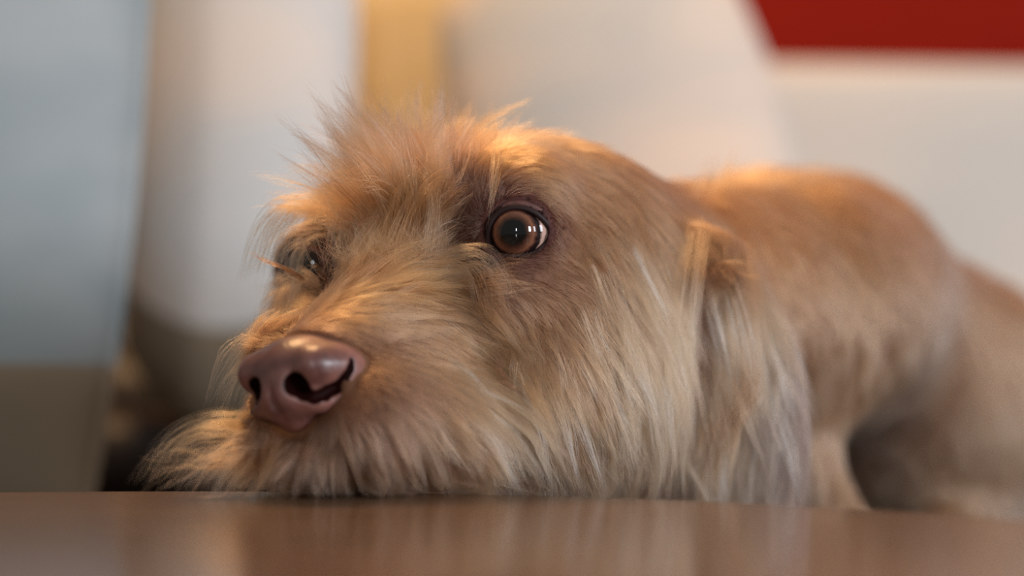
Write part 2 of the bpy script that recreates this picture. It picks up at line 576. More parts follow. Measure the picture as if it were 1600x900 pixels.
# ------------------------------------------------------------------ coat control points: pixel, comb direction, length mm, lift, colour
C_TAN = srgb(166, 118, 82); C_DK = srgb(96, 60, 40); C_LT = srgb(174, 131, 96); C_OR = srgb(180, 116, 68)  # C_OR puts the warm lamp light into the hair colour
C_RED = srgb(122, 78, 54); C_WH = srgb(222, 204, 188); C_MV = srgb(112, 76, 62); C_NM = srgb(142, 98, 70); C_GR = srgb(150, 126, 110)
CTRL = [  # px, py, dx, dy, len, lift, col
    (860, 196, 1, .15, 9, .15, C_TAN), (780, 200, .9, -.1, 11, .3, C_TAN), (930, 215, 1, .4, 9, .15, C_TAN), (1000, 270, .8, .7, 9, .12, C_TAN),
    (1055, 350, .35, 1, 12, .12, C_TAN), (900, 270, 1, .45, 9, .1, C_TAN), (980, 340, .6, .9, 9, .1, C_TAN), (820, 250, 1, .1, 9, .12, C_OR),
    (760, 255, .5, -.1, 10, .3, C_OR), (850, 295, 1, .25, 7, .12, C_TAN), (900, 330, .7, .7, 7, .1, C_TAN), (930, 380, .5, 1, 10, .12, C_TAN),
    (1000, 420, .35, 1, 22, .12, C_LT), (960, 460, .35, 1, 22, .14, C_LT), (1050, 440, .0, 1, 26, .12, C_LT), (1070, 560, -.12, 1, 26, .1, C_LT),
    (905, 400, .5, .7, 7, .1, C_TAN), (880, 420, 1, .4, 5, .06, C_NM), (820, 418, 1, .15, 3, .05, C_MV), (850, 440, 1, .35, 5, .08, C_NM),
    (740, 330, -.2, -1, 2.2, .1, C_MV), (715, 370, .2, -.7, 2.2, .1, C_MV), (750, 385, .4, .3, 2.6, .1, C_MV), (730, 290, -.1, -1, 4, .2, C_RED),
    (880, 350, .6, .8, 3, .05, C_RED), (812, 315, 1, .05, 3.5, .05, C_MV), (775, 320, .2, -.6, 2.5, .05, C_MV),
    (772, 412, .3, .8, 2.5, .05, C_MV), (795, 415, .8, .5, 2.5, .05, C_MV), (755, 350, -.5, .3, 2, .05, C_MV),
    (790, 445, .6, .6, 6, .1, C_NM), (400, 700, -.9, .5, 16, .3, C_OR), (390, 740, -.8, .6, 16, .3, C_OR), (430, 690, -.5, .8, 10, .2, C_OR), (840, 480, .6, .8, 9, .1, C_TAN), (900, 480, .6, .8, 12, .12, C_TAN), (880, 540, .5, .9, 18, .12, C_TAN),
    (950, 560, .4, 1, 22, .13, C_LT), (1010, 560, .3, 1, 25, .12, C_LT), (820, 540, .45, .9, 20, .14, C_TAN), (900, 620, .4, 1, 22, .13, C_TAN),
    (980, 660, .4, 1, 22, .12, C_LT), (1040, 660, .0, 1, 26, .1, C_TAN), (860, 640, .5, .9, 20, .15, C_TAN), (930, 720, .5, .8, 17, .14, C_LT),
    (1000, 740, .2, 1, 18, .1, C_TAN), (880, 750, .7, .6, 14, .15, C_TAN),
    # muzzle, near side
    (560, 470, 1, -.35, 14, .2, C_OR), (500, 480, 1, -.4, 11, .2, C_OR), (450, 505, 1, -.45, 7, .15, C_OR), (620, 430, 1, -.2, 18, .3, C_OR),
    (680, 430, 1, .1, 20, .3, C_TAN), (730, 450, .9, .6, 20, .25, C_TAN), (600, 500, 1, .0, 13, .15, C_TAN), (680, 500, 1, .35, 18, .15, C_TAN),
    (760, 520, .7, .75, 22, .15, C_TAN), (590, 545, 1, .2, 5, .1, C_NM), (620, 600, .8, .5, 7, .1, C_NM), (680, 570, .9, .45, 13, .12, C_TAN),
    (740, 610, .75, .65, 20, .14, C_LT), (800, 660, .65, .8, 20, .2, C_LT), (680, 660, .6, .8, 18, .18, C_TAN), (760, 710, .5, .9, 18, .25, C_TAN),
    (600, 660, .45, .9, 14, .15, C_NM), (540, 660, .3, 1, 11, .15, C_NM), (600, 710, .25, 1, 16, .2, C_NM), (520, 700, .1, 1, 14, .2, C_NM),
    (460, 700, -.15, 1, 13, .2, C_NM), (430, 720, -.4, .9, 16, .3, C_TAN), (680, 720, .35, 1, 16, .2, C_NM), (500, 560, .9, -.1, 2, .1, C_MV),
    (820, 730, .5, .8, 16, .3, C_TAN), (560, 620, .7, .6, 3, .1, C_NM),
    # between the eyes, far brow
    (600, 410, .5, -.8, 20, .8, C_OR), (560, 420, -.1, -1, 15, .7, C_OR), (640, 390, .3, -1, 24, .8, C_TAN), (660, 340, .1, -1, 24, .8, C_TAN),
    (620, 330, -.5, -1, 28, .9, C_OR), (580, 350, -1, -.8, 26, .8, C_OR), (640, 280, -.3, -1, 26, .9, C_TAN), (690, 260, .1, -1, 20, .7, C_TAN),
    (720, 225, .3, -1, 16, .5, C_OR), (680, 300, .2, -1, 18, .6, C_TAN),
]
cp, cd, cl, cf, cc = [], [], [], [], []
for px, py, dx, dy, ln, lf, co in CTRL:
    h = hit(px, py)
    if h is None: continue
    v = np.array([dx, 0, -dy], float); v /= np.linalg.norm(v)
    cp.append(h); cd.append(v); cl.append(ln); cf.append(lf); cc.append(co)
    # the far side of the face is combed like the near side
    q = R @ (h - ORG)
    if q[0] > 0.012:
        qv = R @ v
        q[0] *= -1; qv[0] *= -1
        cp.append(ORG + R.T @ q); cd.append(R.T @ qv); cl.append(ln); cf.append(lf); cc.append(co)


def extra(p, v, ln, lf, co):
    v = np.array(v, float); v /= np.linalg.norm(v)
    cp.append(np.array(p, float)); cd.append(v); cl.append(ln); cf.append(lf); cc.append(co)


for (px, py, D, dx, dy, ln, lf, co) in [
    (1110, 400, .86, .3, 1, 12, .06, C_NM), (1150, 480, .865, .35, 1, 24, .12, C_LT), (1120, 520, .85, .3, 1, 26, .12, C_TAN), (1180, 600, .87, .12, 1, 26, .08, C_GR),
    (1120, 620, .85, -.1, 1, 24, .12, C_TAN), (1200, 700, .875, -.05, 1, 24, .08, C_GR), (1150, 700, .87, -.15, 1, 26, .1, C_LT), (1215, 600, .88, .3, 1, 6, .03, C_MV),
    (1225, 690, .88, .1, 1, 6, .03, C_MV),
    (1180, 300, 1.05, .9, .2, 22, .4, C_OR), (1250, 280, 1.1, 1, .2, 22, .3, C_OR), (1400, 400, 1.2, 1, .6, 22, .25, C_OR), (1550, 550, 1.25, .8, 1, 22, .25, C_OR),
    (1220, 500, 1.0, .1, 1, 22, .2, C_TAN), (1250, 700, 1.0, .1, 1, 20, .15, C_LT), (1350, 550, 1.1, .3, 1, 24, .25, C_GR), (1500, 650, 1.2, .3, 1, 26, .25, C_TAN), (1450, 540, 1.12, .6, 1, 24, .25, C_TAN), (1540, 720, 1.14, .3, 1, 24, .25, C_LT),
    (1600, 800, 1.15, .2, 1, 24, .2, C_GR), (1100, 400, .95, .4, 1, 20, .2, C_OR)]:
    extra(P(px, py, D), (dx, 0, -dy), ln, lf, co)
cp, cd, cl, cf, cc = map(np.array, (cp, cd, cl, cf, cc))


def field(p):
    """comb direction, length, lift and colour at points near the skin"""
    out_d = np.zeros((len(p), 3)); out_s = np.zeros((len(p), 5))
    S = np.concatenate([cl[:, None], cf[:, None], cc], 1)
    for i in range(0, len(p), 20000):
        q = p[i:i + 20000]
        d2 = ((q[:, None, :] - cp[None]) ** 2).sum(2)
        w = 1 / (d2 + 0.004 ** 2) ** 2.2
        w /= w.sum(1, keepdims=True)
        out_d[i:i + 20000] = w @ cd
        out_s[i:i + 20000] = w @ S
    return out_d, out_s


# ------------------------------------------------------------------ dog skin
N_SK = grad(BV)
_, fs = field(BV)
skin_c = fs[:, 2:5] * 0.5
e_d = np.linalg.norm(BV - NEAR_EYE, axis=1); e_d2 = np.linalg.norm(BV - FAR_EYE, axis=1)
k = np.clip(1 - (np.minimum(e_d, e_d2) - 0.0145) / 0.005, 0, 1)[:, None]
skin_c = skin_c * (1 - k) + srgb(74, 40, 34) * k
k = np.clip(1 - (np.minimum(e_d, e_d2) - 0.0125) / 0.0015, 0, 1)[:, None]
skin_c = skin_c * (1 - k) + srgb(20, 11, 10) * k

M_SKIN, nt, b = nodes('dog_skin')
at = nt.nodes.new('ShaderNodeAttribute'); at.attribute_name = 'coat_color'
nt.links.new(at.outputs['Color'], b.inputs['Base Color'])
b.inputs['Roughness'].default_value = 0.7
b.inputs['Specular IOR Level'].default_value = 0.2
body = under_dog(big_mesh_obj('body', BV, BQ, M_SKIN, None, skin_c))

# ------------------------------------------------------------------ nose
NC = (0, 78, -44)


SLIT = None


def nostril_sdf(m):
    s = ell(m, (7.6, 92.5, -45.6), (3.2, 9, 3.6))
    for (a, ra), (b_, rb) in zip(SLIT[:-1], SLIT[1:]):
        s = smin(s, cone(m, a, b_, ra, rb), 0.8)                        # curling slit
    return s


def nose_sdf(q0, q1, q2, holes=True):
    q0 = q0 + np.float32(2.5)
    m = [np.abs(q0), q1, q2]; q = [q0, q1, q2]
    s = ell(q, (0, 76, -40.5), (16.0, 15, 11))
    s = smin(s, ell(q, (0, 82, -45), (11, 10, 11)), 5)
    s = smin(s, ell(m, (10.2, 83.5, -40.3), (7.2, 7.6, 6.6)), 2.5)      # the round wings
    s = smin(s, ell(m, (13.5, 75, -41), (6.4, 10, 6.6)), 4)
    s = smin(s, ell(m, (8, 84.5, -51.5), (6.5, 5.5, 3.6)), 3)           # the lower rims
    s = smin(s, ell(q, (0, 67.5, -46), (20.6, 16.5, 13.5)), 3.0)
    s = smin(s, cone(m, (11, 81, -52.5), (18, 76, -49.5), 2.2, 2.0), 3)
    s = smin(s, cone(q, (0, 86, -49), (0, 81, -55), 6.5, 5), 6)
    if holes: s = smax(s, -nostril_sdf(m), 0.9)
    s = smax(s, -cone(q, (0, 95.0, -44), (0, 88.5, -60), 0.8, 1.2), 1.5)  # philtrum
    return s


SLIT = []
for (px, py), r_ in zip([(463, 602), (474, 614), (490, 620), (507, 616), (524, 605), (538, 591), (548, 576), (550, 563)], [2.2, 2.1, 2.0, 1.9, 1.8, 1.6, 1.3, .8]):
    d_ = P(px, py, 1.0) - CAM
    t_ = 0.66
    for _ in range(400):
        q_ = ((CAM + d_ * t_ - ORG) @ R.T * 1000).astype(np.float32)[:, None]
        s_ = float(nose_sdf(q_[0], q_[1], q_[2], False)[0])
        if s_ < 0.05: break
        t_ += max(s_ * 0.6, 0.02) * 0.001
    q_ = q_[:, 0]
    SLIT.append(((abs(q_[0] + 2.5), q_[1] - 0.3, q_[2]), r_))
g = 0.42
u_ = np.arange(-30, 30, g).astype(np.float32); v_ = np.arange(54, 102, g).astype(np.float32); w_ = np.arange(-76, -22, g).astype(np.float32)
U_, V_, W_ = np.meshgrid(u_, v_, w_, indexing='ij')
NV, NQ = surface_nets(u_.astype(float), v_.astype(float), w_.astype(float), nose_sdf(U_, V_, W_))
_m = [np.abs(NV[:, 0] + 2.5), NV[:, 1], NV[:, 2]]
_k = np.clip(1 - (nostril_sdf(_m) - 0.15) / 0.5, 0, 1)[:, None]      # nostril lining painted almost black, adding the shade of the cavity
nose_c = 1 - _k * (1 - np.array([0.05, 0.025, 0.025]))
NVW = ORG + (NV[:, :1] * Lv + NV[:, 1:2] * Fv + NV[:, 2:3] * Uv) * 0.001
NQ = NQ if np.linalg.det(R) > 0 else NQ[:, ::-1]
M_NOSE, nt, b = nodes('nose_leather')
tc = nt.nodes.new('ShaderNodeTexCoord')
n = nt.nodes.new('ShaderNodeTexNoise'); n.inputs['Scale'].default_value = 90; n.inputs['Detail'].default_value = 4
vr = nt.nodes.new('ShaderNodeTexVoronoi'); vr.inputs['Scale'].default_value = 900
nt.links.new(tc.outputs['Object'], n.inputs['Vector']); nt.links.new(tc.outputs['Object'], vr.inputs['Vector'])
r = nt.nodes.new('ShaderNodeValToRGB')
r.color_ramp.elements[0].position = 0.35; r.color_ramp.elements[1].position = 0.65
r.color_ramp.elements[0].color = (*srgb(84, 52, 46), 1); r.color_ramp.elements[1].color = (*srgb(128, 86, 76), 1)
nt.links.new(n.outputs['Fac'], r.inputs['Fac'])
at = nt.nodes.new('ShaderNodeAttribute'); at.attribute_name = 'coat_color'
ms_ = nt.nodes.new('ShaderNodeMath'); ms_.operation = 'MULTIPLY'; ms_.inputs[1].default_value = 0.5
nt.links.new(at.outputs['Fac'], ms_.inputs[0]); nt.links.new(ms_.outputs[0], b.inputs['Specular IOR Level'])
mx = nt.nodes.new('ShaderNodeMix'); mx.data_type = 'RGBA'; mx.blend_type = 'MULTIPLY'; mx.inputs['Factor'].default_value = 1
nt.links.new(r.outputs['Color'], mx.inputs[6]); nt.links.new(at.outputs['Color'], mx.inputs[7])
nt.links.new(mx.outputs[2], b.inputs['Base Color'])
b.inputs['Roughness'].default_value = 0.36
b.inputs['Subsurface Weight'].default_value = 0.1; b.inputs['Subsurface Scale'].default_value = 0.002
bp = nt.nodes.new('ShaderNodeBump'); bp.inputs['Strength'].default_value = 0.3; bp.inputs['Distance'].default_value = 0.0003
nt.links.new(vr.outputs['Distance'], bp.inputs['Height']); nt.links.new(bp.outputs['Normal'], b.inputs['Normal'])
nose = under_dog(big_mesh_obj('nose', NVW, NQ, M_NOSE, None, nose_c))
tag(nose, 'shiny mauve-brown nose with curled nostrils')

# ------------------------------------------------------------------ eyes
M_EYE, nt, b = nodes('eyeball')
tc = nt.nodes.new('ShaderNodeTexCoord')
sep = nt.nodes.new('ShaderNodeSeparateXYZ'); nt.links.new(tc.outputs['Object'], sep.inputs[0])
xy = nt.nodes.new('ShaderNodeCombineXYZ')
nt.links.new(sep.outputs['X'], xy.inputs['X']); nt.links.new(sep.outputs['Y'], xy.inputs['Y'])
ln = nt.nodes.new('ShaderNodeVectorMath'); ln.operation = 'LENGTH'; nt.links.new(xy.outputs[0], ln.inputs[0])
nn = nt.nodes.new('ShaderNodeTexNoise'); nn.inputs['Scale'].default_value = 700; nn.inputs['Detail'].default_value = 5
nt.links.new(tc.outputs['Object'], nn.inputs['Vector'])
ad = nt.nodes.new('ShaderNodeMath'); ad.operation = 'MULTIPLY_ADD'; ad.inputs[1].default_value = 0.0012
nt.links.new(nn.outputs['Fac'], ad.inputs[0]); nt.links.new(ln.outputs['Value'], ad.inputs[2])
mr = nt.nodes.new('ShaderNodeMapRange'); mr.inputs['From Min'].default_value = 0.0006; mr.inputs['From Max'].default_value = 0.0126
nt.links.new(ad.outputs[0], mr.inputs['Value'])
r = nt.nodes.new('ShaderNodeValToRGB')
els = [(0.0, (10, 12, 13)), (0.33, (12, 12, 12)), (0.41, (60, 36, 26)), (0.49, (92, 58, 42)), (0.55, (112, 72, 52)), (0.60, (70, 42, 32)),
       (0.64, (26, 15, 15)), (0.71, (22, 14, 14)), (0.76, (172, 140, 126)), (1.0, (196, 164, 150))]
while len(r.color_ramp.elements) < len(els): r.color_ramp.elements.new(0.5)
for e, (p_, c_) in zip(r.color_ramp.elements, els):
    e.position = p_; e.color = (*srgb(*c_), 1)
nt.links.new(mr.outputs[0], r.inputs['Fac']); nt.links.new(r.outputs['Color'], b.inputs['Base Color'])
b.inputs['Roughness'].default_value = 0.9
b.inputs['Specular IOR Level'].default_value = 0.0
b.inputs['Coat Weight'].default_value = 1.0
b.inputs['Coat Roughness'].default_value = 0.03
b.inputs['Coat IOR'].default_value = 1.42
M_RIM = plain('eyelid_rim_skin', srgb(34, 18, 17), 0.6, 300, 0.2, spec=0.25)
M_LID = plain('eyelid_skin', srgb(84, 48, 40), 0.6, 300, 0.25, 0.3)


def make_eye(center, gaze, lidax, upper, shape, is_near):
    gaze = Vector(gaze).normalized()
    V, F = [], []
    n, mth = 64, 48
    rad = 0.0120
    for j in range(mth + 1):
        th = math.pi * j / mth
        rr = rad + 0.0016 * max(0, 1 - (th / 0.75) ** 2) ** 1.0     # the cornea stands proud
        for i in range(n):
            a = 2 * math.pi * i / n
            V.append((rr * math.sin(th) * math.cos(a), rr * math.sin(th) * math.sin(a), rr * math.cos(th)))
    for j in range(mth):
        for i in range(n):
            F.append((j * n + i, (j + 1) * n + i, (j + 1) * n + (i + 1) % n, j * n + (i + 1) % n))
    e = mesh_obj('eyeball', V, F, M_EYE)
    e.location = center
    e.rotation_euler = gaze.to_track_quat('Z', 'Y').to_euler()
    under_dog(e)
    # lids: the opening outline laid on the ball
    ax = Vector(lidax).normalized(); side = ax.cross(Vector((0, 0, 1))).normalized() * -1; up = Vector((0, 0, 1)) - ax * ax.z
    up.normalize()
    if side.x < 0: side = -side
    def ring(off_r, grow):
        pts = []
        for x, y in shape:
            l = math.hypot(x, y)
            x2, y2 = x * (1 + grow / l), y * (1 + grow / l)
            q = (x2 * x2 + y2 * y2) * 1e-6
            z = math.sqrt(max((rad + 0.0006 + off_r) ** 2 - q, 1e-7))
            pts.append(Vector(center) + side * x2 * 0.001 + up * y2 * 0.001 + ax * z)
        return pts
    def tube(name, pts, rad_f, mat):
        V, F = [], []
        m = len(pts)
        for k in range(m):
            t = (pts[(k + 1) % m] - pts[k - 1]).normalized()
            o = (pts[k] - Vector(center)).normalized(); s2 = t.cross(o).normalized()
            rr = rad_f(k / m)
            for a in range(10):
                an = a * math.pi / 5
                V.append(pts[k] + (o * math.cos(an) + s2 * math.sin(an)) * rr)
        for k in range(m):
            for a in range(10):
                F.append((k * 10 + a, k * 10 + (a + 1) % 10, ((k + 1) % m) * 10 + (a + 1) % 10, ((k + 1) % m) * 10 + a))
        return under_dog(mesh_obj(name, V, F, mat))
    tube('eyelid_rim', ring(0.0, 0.3), lambda t: 0.0010, M_RIM)
    tube('eyelid', ring(-0.0006, 1.7), lambda t: 0.0013, M_LID)
    return e


def almond(pts, n=72):
    """closed smooth outline through a few points (Catmull-Rom)"""
    m = len(pts); out = []
    for i in range(n):
        s = i * m / n; k = int(s); t = s - k
        p0, p1, p2, p3 = (np.array(pts[(k + d) % m], float) for d in (-1, 0, 1, 2))
        out.append(tuple(0.5 * ((2 * p1) + (-p0 + p2) * t + (2 * p0 - 5 * p1 + 4 * p2 - p3) * t * t + (-p0 + 3 * p1 - 3 * p2 + p3) * t ** 3)))
    return out


near_shape = almond([(10.6, -0.4), (8.6, 3.6), (4.2, 7.0), (-1.4, 8.1), (-6.6, 6.2), (-9.2, 2.0), (-9.6, -3.0), (-7.2, -6.6), (-2.2, -8.3), (3.6, -7.2), (8.0, -4.4)])
far_shape = almond([(7.4, 0), (5.5, 3.4), (0, 4.8), (-5.5, 3.4), (-7.4, 0), (-5.5, -3.8), (0, -5.2), (5.5, -3.8)])
to_cam = CAM - NEAR_EYE; to_cam /= np.linalg.norm(to_cam)
make_eye(NEAR_EYE, to_cam + np.array([-0.13, 0, 0.02]), to_cam, None, near_shape, True)
make_eye(FAR_EYE, Fv * 0.9 + np.array([0.30, 0, 0.0]), FAR_AX, None, far_shape, False)

# ------------------------------------------------------------------ fur
NP = 9   # points per hair


def hair_mat(name, rough=0.32, rr=0.45):
    m = bpy.data.materials.new(name); m.use_nodes = True
    nt = m.node_tree
    for n_ in list(nt.nodes): nt.nodes.remove(n_)
    out = nt.nodes.new('ShaderNodeOutputMaterial')
    h = nt.nodes.new('ShaderNodeBsdfHairPrincipled')
    h.parametrization = 'COLOR'
    at = nt.nodes.new('ShaderNodeAttribute'); at.attribute_name = 'hair_color'
    nt.links.new(at.outputs['Color'], h.inputs['Color'])
    h.inputs['Roughness'].default_value = rough
    h.inputs['Radial Roughness'].default_value = rr
    nt.links.new(h.outputs[0], out.inputs['Surface'])
    return m


M_HAIR = hair_mat('dog_coat')


def curves_obj(name, pts, rad, col, parent, mat=M_HAIR):
    n, k = pts.shape[:2]
    h = bpy.data.hair_curves.new(name)
    h.add_curves([k] * n)
    h.attributes['position'].data.foreach_set('vector', pts.astype(np.float32).ravel())
    a = h.attributes.new('radius', 'FLOAT', 'POINT') if 'radius' not in h.attributes else h.attributes['radius']
    a.data.foreach_set('value', rad.astype(np.float32).ravel())
    c = h.attributes.new('hair_color', 'FLOAT_COLOR', 'POINT')
    cc_ = np.ones((n, k, 4), np.float32); cc_[..., :3] = np.clip(col, 0.002, 0.95)
    c.data.foreach_set('color', cc_.ravel())
    h.materials.append(mat)
    o = bpy.data.objects.new(name, h)
    COL.objects.link(o)
    o.parent = parent
    if parent is body: pass
    tag(o, kind='stuff')
    return o


TA = BV[BQ]
TRI = np.concatenate([TA[:, [0, 1, 2]], TA[:, [0, 2, 3]]])
TAREA = np.linalg.norm(np.cross(TRI[:, 1] - TRI[:, 0], TRI[:, 2] - TRI[:, 0]), axis=1) * 0.5
TCEN = TRI.mean(1)
TN = grad(TCEN)


def head_local(p):
    return ((p - ORG) @ R.T) * 1000


LQ = head_local(TCEN)
IS_HEAD = (TCEN[:, 1] < 0.115) & (TCEN[:, 0] < 0.118)
TOCAM = CAM - TCEN; TOCAM /= np.linalg.norm(TOCAM, axis=1, keepdims=True)
FACE = (TN * TOCAM).sum(1)


def nose_dist(p):
    q = head_local(p).astype(np.float32)
    return nose_sdf(q[:, 0], q[:, 1], q[:, 2], False)


def eye_mask(p):
    d1 = np.linalg.norm(p - NEAR_EYE, axis=1); d2 = np.linalg.norm(p - FAR_EYE, axis=1)
    # the near lids and the inner corner are nearly bare
    return (d1 > 0.0138) & (d2 > 0.0118)


def roots(n, weight):
    w = TAREA * weight; w = w / w.sum()
    t = rng.choice(len(w), n, p=w)
    a, b_ = rng.random(n), rng.random(n)
    f_ = a + b_ > 1; a[f_] = 1 - a[f_]; b_[f_] = 1 - b_[f_]
    p = TRI[t, 0] + a[:, None] * (TRI[t, 1] - TRI[t, 0]) + b_[:, None] * (TRI[t, 2] - TRI[t, 0])
    ok = eye_mask(p) & (nose_dist(p) > 0.6)
    return p[ok]


def table_clip(p):
    r = np.hypot(p[:, 0] - TC[0], p[:, 1] - TC[1])
    over = (r < TR) & (p[:, 2] < T + 0.0006) & (p[:, 2] > T - 0.03)
    p[over, 2] = T + 0.0006
    low = p[:, 2] < SEAT + 0.001
    p[low, 2] = SEAT + 0.001
    return p


def grow(p0, dirs, lens, lift, gravity, curl, seedamp, k=NP):
    """grow hairs out of the skin, combed along dirs, kept outside the body"""
    nrm = grad(p0)
    n = len(p0)
    tan = dirs - (dirs * nrm).sum(1, keepdims=True) * nrm
    tan /= np.linalg.norm(tan, axis=1, keepdims=True) + 1e-9
    d = tan * (1 - 0.5 * lift[:, None]) + nrm * lift[:, None]
    d /= np.linalg.norm(d, axis=1, keepdims=True)
    out = np.zeros((n, k, 3)); p = p0 - nrm * 0.0004
    out[:, 0] = p
    ph = rng.random((n, 3)) * 6.28
    step = lens[:, None] / (k - 1)
    binv = np.cross(d, nrm)
    for i in range(1, k):
        t = i / (k - 1)
        d = d + np.array([0, 0, -1]) * gravity[:, None] * 0.12 * t
        d = d + binv * (np.sin(ph[:, :1] + t * 5) * curl[:, None]) + rng.normal(0, 1, (n, 3)) * seedamp
        d /= np.linalg.norm(d, axis=1, keepdims=True)
        p = p + d * step
        s = samp(p)
        low = s < 0.0004 + 0.0012 * t
        if low.any():
            g_ = grad(p[low])
            p[low] += g_ * (0.0004 + 0.0012 * t - s[low])[:, None]
        p = table_clip(p)
        out[:, i] = p
    return out


def noise3(p, scale, seed):
    """cheap smooth noise made of a few sines"""
    r_ = np.random.default_rng(seed)
    o = np.zeros(len(p))
    for _ in range(6):
        v = r_.normal(0, 1, 3); v /= np.linalg.norm(v)
        o += np.sin((p @ v) * scale * (0.6 + r_.random()) + r_.random() * 6.28)
    return o / 3.0


from mathutils.kdtree import KDTree


def nearest(src, q):
    kd = KDTree(len(src))
    for i, s in enumerate(src): kd.insert(s, i)
    kd.balance()
    return np.array([kd.find(x)[1] for x in q])


def nearest_np(src, q):
    # voxel hashing would be overkill: chunked brute force in float32
    src = src.astype(np.float32); q = q.astype(np.float32)
    out = np.empty(len(q), np.int64)
    s2 = (src ** 2).sum(1)
    for i in range(0, len(q), 8000):
        c_ = q[i:i + 8000]
        out[i:i + 8000] = np.argmin(s2[None] - 2 * c_ @ src.T, axis=1)
    return out


def coat(name, n, nclump, weight, parent, len_f=1.0, lift_f=1.0, clump=0.6, jit=0.10, r0=4.5e-5, colvar=0.16, white=0.0, curl=0.05, minlen=0, seedamp=0.03, dark=1.0, gj=0.2):
    gr = roots(nclump, weight)
    gd, gs = field(gr)
    m = len(gr)
    gd = gd / (np.linalg.norm(gd, axis=1, keepdims=True) + 1e-9)
    gd = gd + rng.normal(0, gj, (m, 3)) + 0.2 * np.stack([noise3(gr, 160, s) for s in (1, 2, 3)], 1)
    gl = gs[:, 0] * 0.001 * len_f * rng.uniform(0.7, 1.3, m)
    gl2 = gl
    glift = gs[:, 1] * lift_f * rng.uniform(0.6, 1.5, m)
    G = grow(gr, gd, gl, glift, np.full(m, 0.5) * np.clip(gl / 0.02, 0, 2), rng.normal(0, curl, m), seedamp)
    gcol = rng.normal(0, colvar, m)
    gwhite = (rng.random(m) < white) * rng.uniform(0.5, 1, m)
    p = roots(n, weight)
    p = p - ORG + ORG
    gi = nearest_np(gr, p)
    d, s = field(p)
    d = d / (np.linalg.norm(d, axis=1, keepdims=True) + 1e-9) + rng.normal(0, jit, (len(p), 3)) + 0.25 * np.stack([noise3(p, 160, q) for q in (1, 2, 3)], 1)
    ln_ = s[:, 0] * 0.001 * len_f * rng.uniform(0.55, 1.15, len(p))
    A = grow(p, d, ln_, s[:, 1] * lift_f * rng.uniform(0.5, 1.4, len(p)), 0.5 * np.clip(ln_ / 0.02, 0, 2), rng.normal(0, curl * 0.6, len(p)), seedamp * 0.5)
    t = np.linspace(0, 1, NP)[None, :, None]
    kk = clump * np.clip(gs[gi, 0] / 12, 0.25, 1)[:, None, None] * t ** 1.3
    off = rng.normal(0, 1, (len(p), 1, 3)) * 0.0005
    ratio = rng.uniform(0.75, 1.05, (len(p), 1, 1))
    tgt = G[gi][:, :1] + (G[gi] - G[gi][:, :1]) * ratio + off
    A = A * (1 - kk) + tgt * kk
    col = s[:, 2:5][:, None, :] * (1 + gcol[gi] + rng.normal(0, 0.10, len(p)))[:, None, None]
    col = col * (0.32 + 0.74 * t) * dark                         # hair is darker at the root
    wv = (gwhite[gi] * np.clip((s[:, 0] - 12) / 10, 0, 1))[:, None, None]
    col = col * (1 - wv) + (C_WH * (0.8 + 0.2 * t)) * wv
    rad = r0 * rng.uniform(0.7, 1.3, (len(p), 1)) * (1 - 0.85 * np.linspace(0, 1, NP)[None] ** 1.5)
    return curves_obj(name, A, rad, col, parent)


vis = np.clip(0.25 + FACE * 1.5, 0.12, 1.0)
inner = ~((np.linalg.norm(TCEN - NEAR_EYE, axis=1) < 0.0125) | (np.linalg.norm(TCEN - FAR_EYE, axis=1) < 0.0125))
hw = IS_HEAD * vis * inner
bw = (~IS_HEAD) * np.clip(0.3 + FACE, 0.15, 1.0)
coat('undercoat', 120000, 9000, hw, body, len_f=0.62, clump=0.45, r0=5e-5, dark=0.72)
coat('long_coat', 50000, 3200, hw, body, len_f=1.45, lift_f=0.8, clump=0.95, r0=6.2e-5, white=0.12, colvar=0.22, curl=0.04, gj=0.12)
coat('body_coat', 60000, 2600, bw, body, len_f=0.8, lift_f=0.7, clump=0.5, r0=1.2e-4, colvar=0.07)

# single locks and stray hairs, each laid along its own path
BN = []


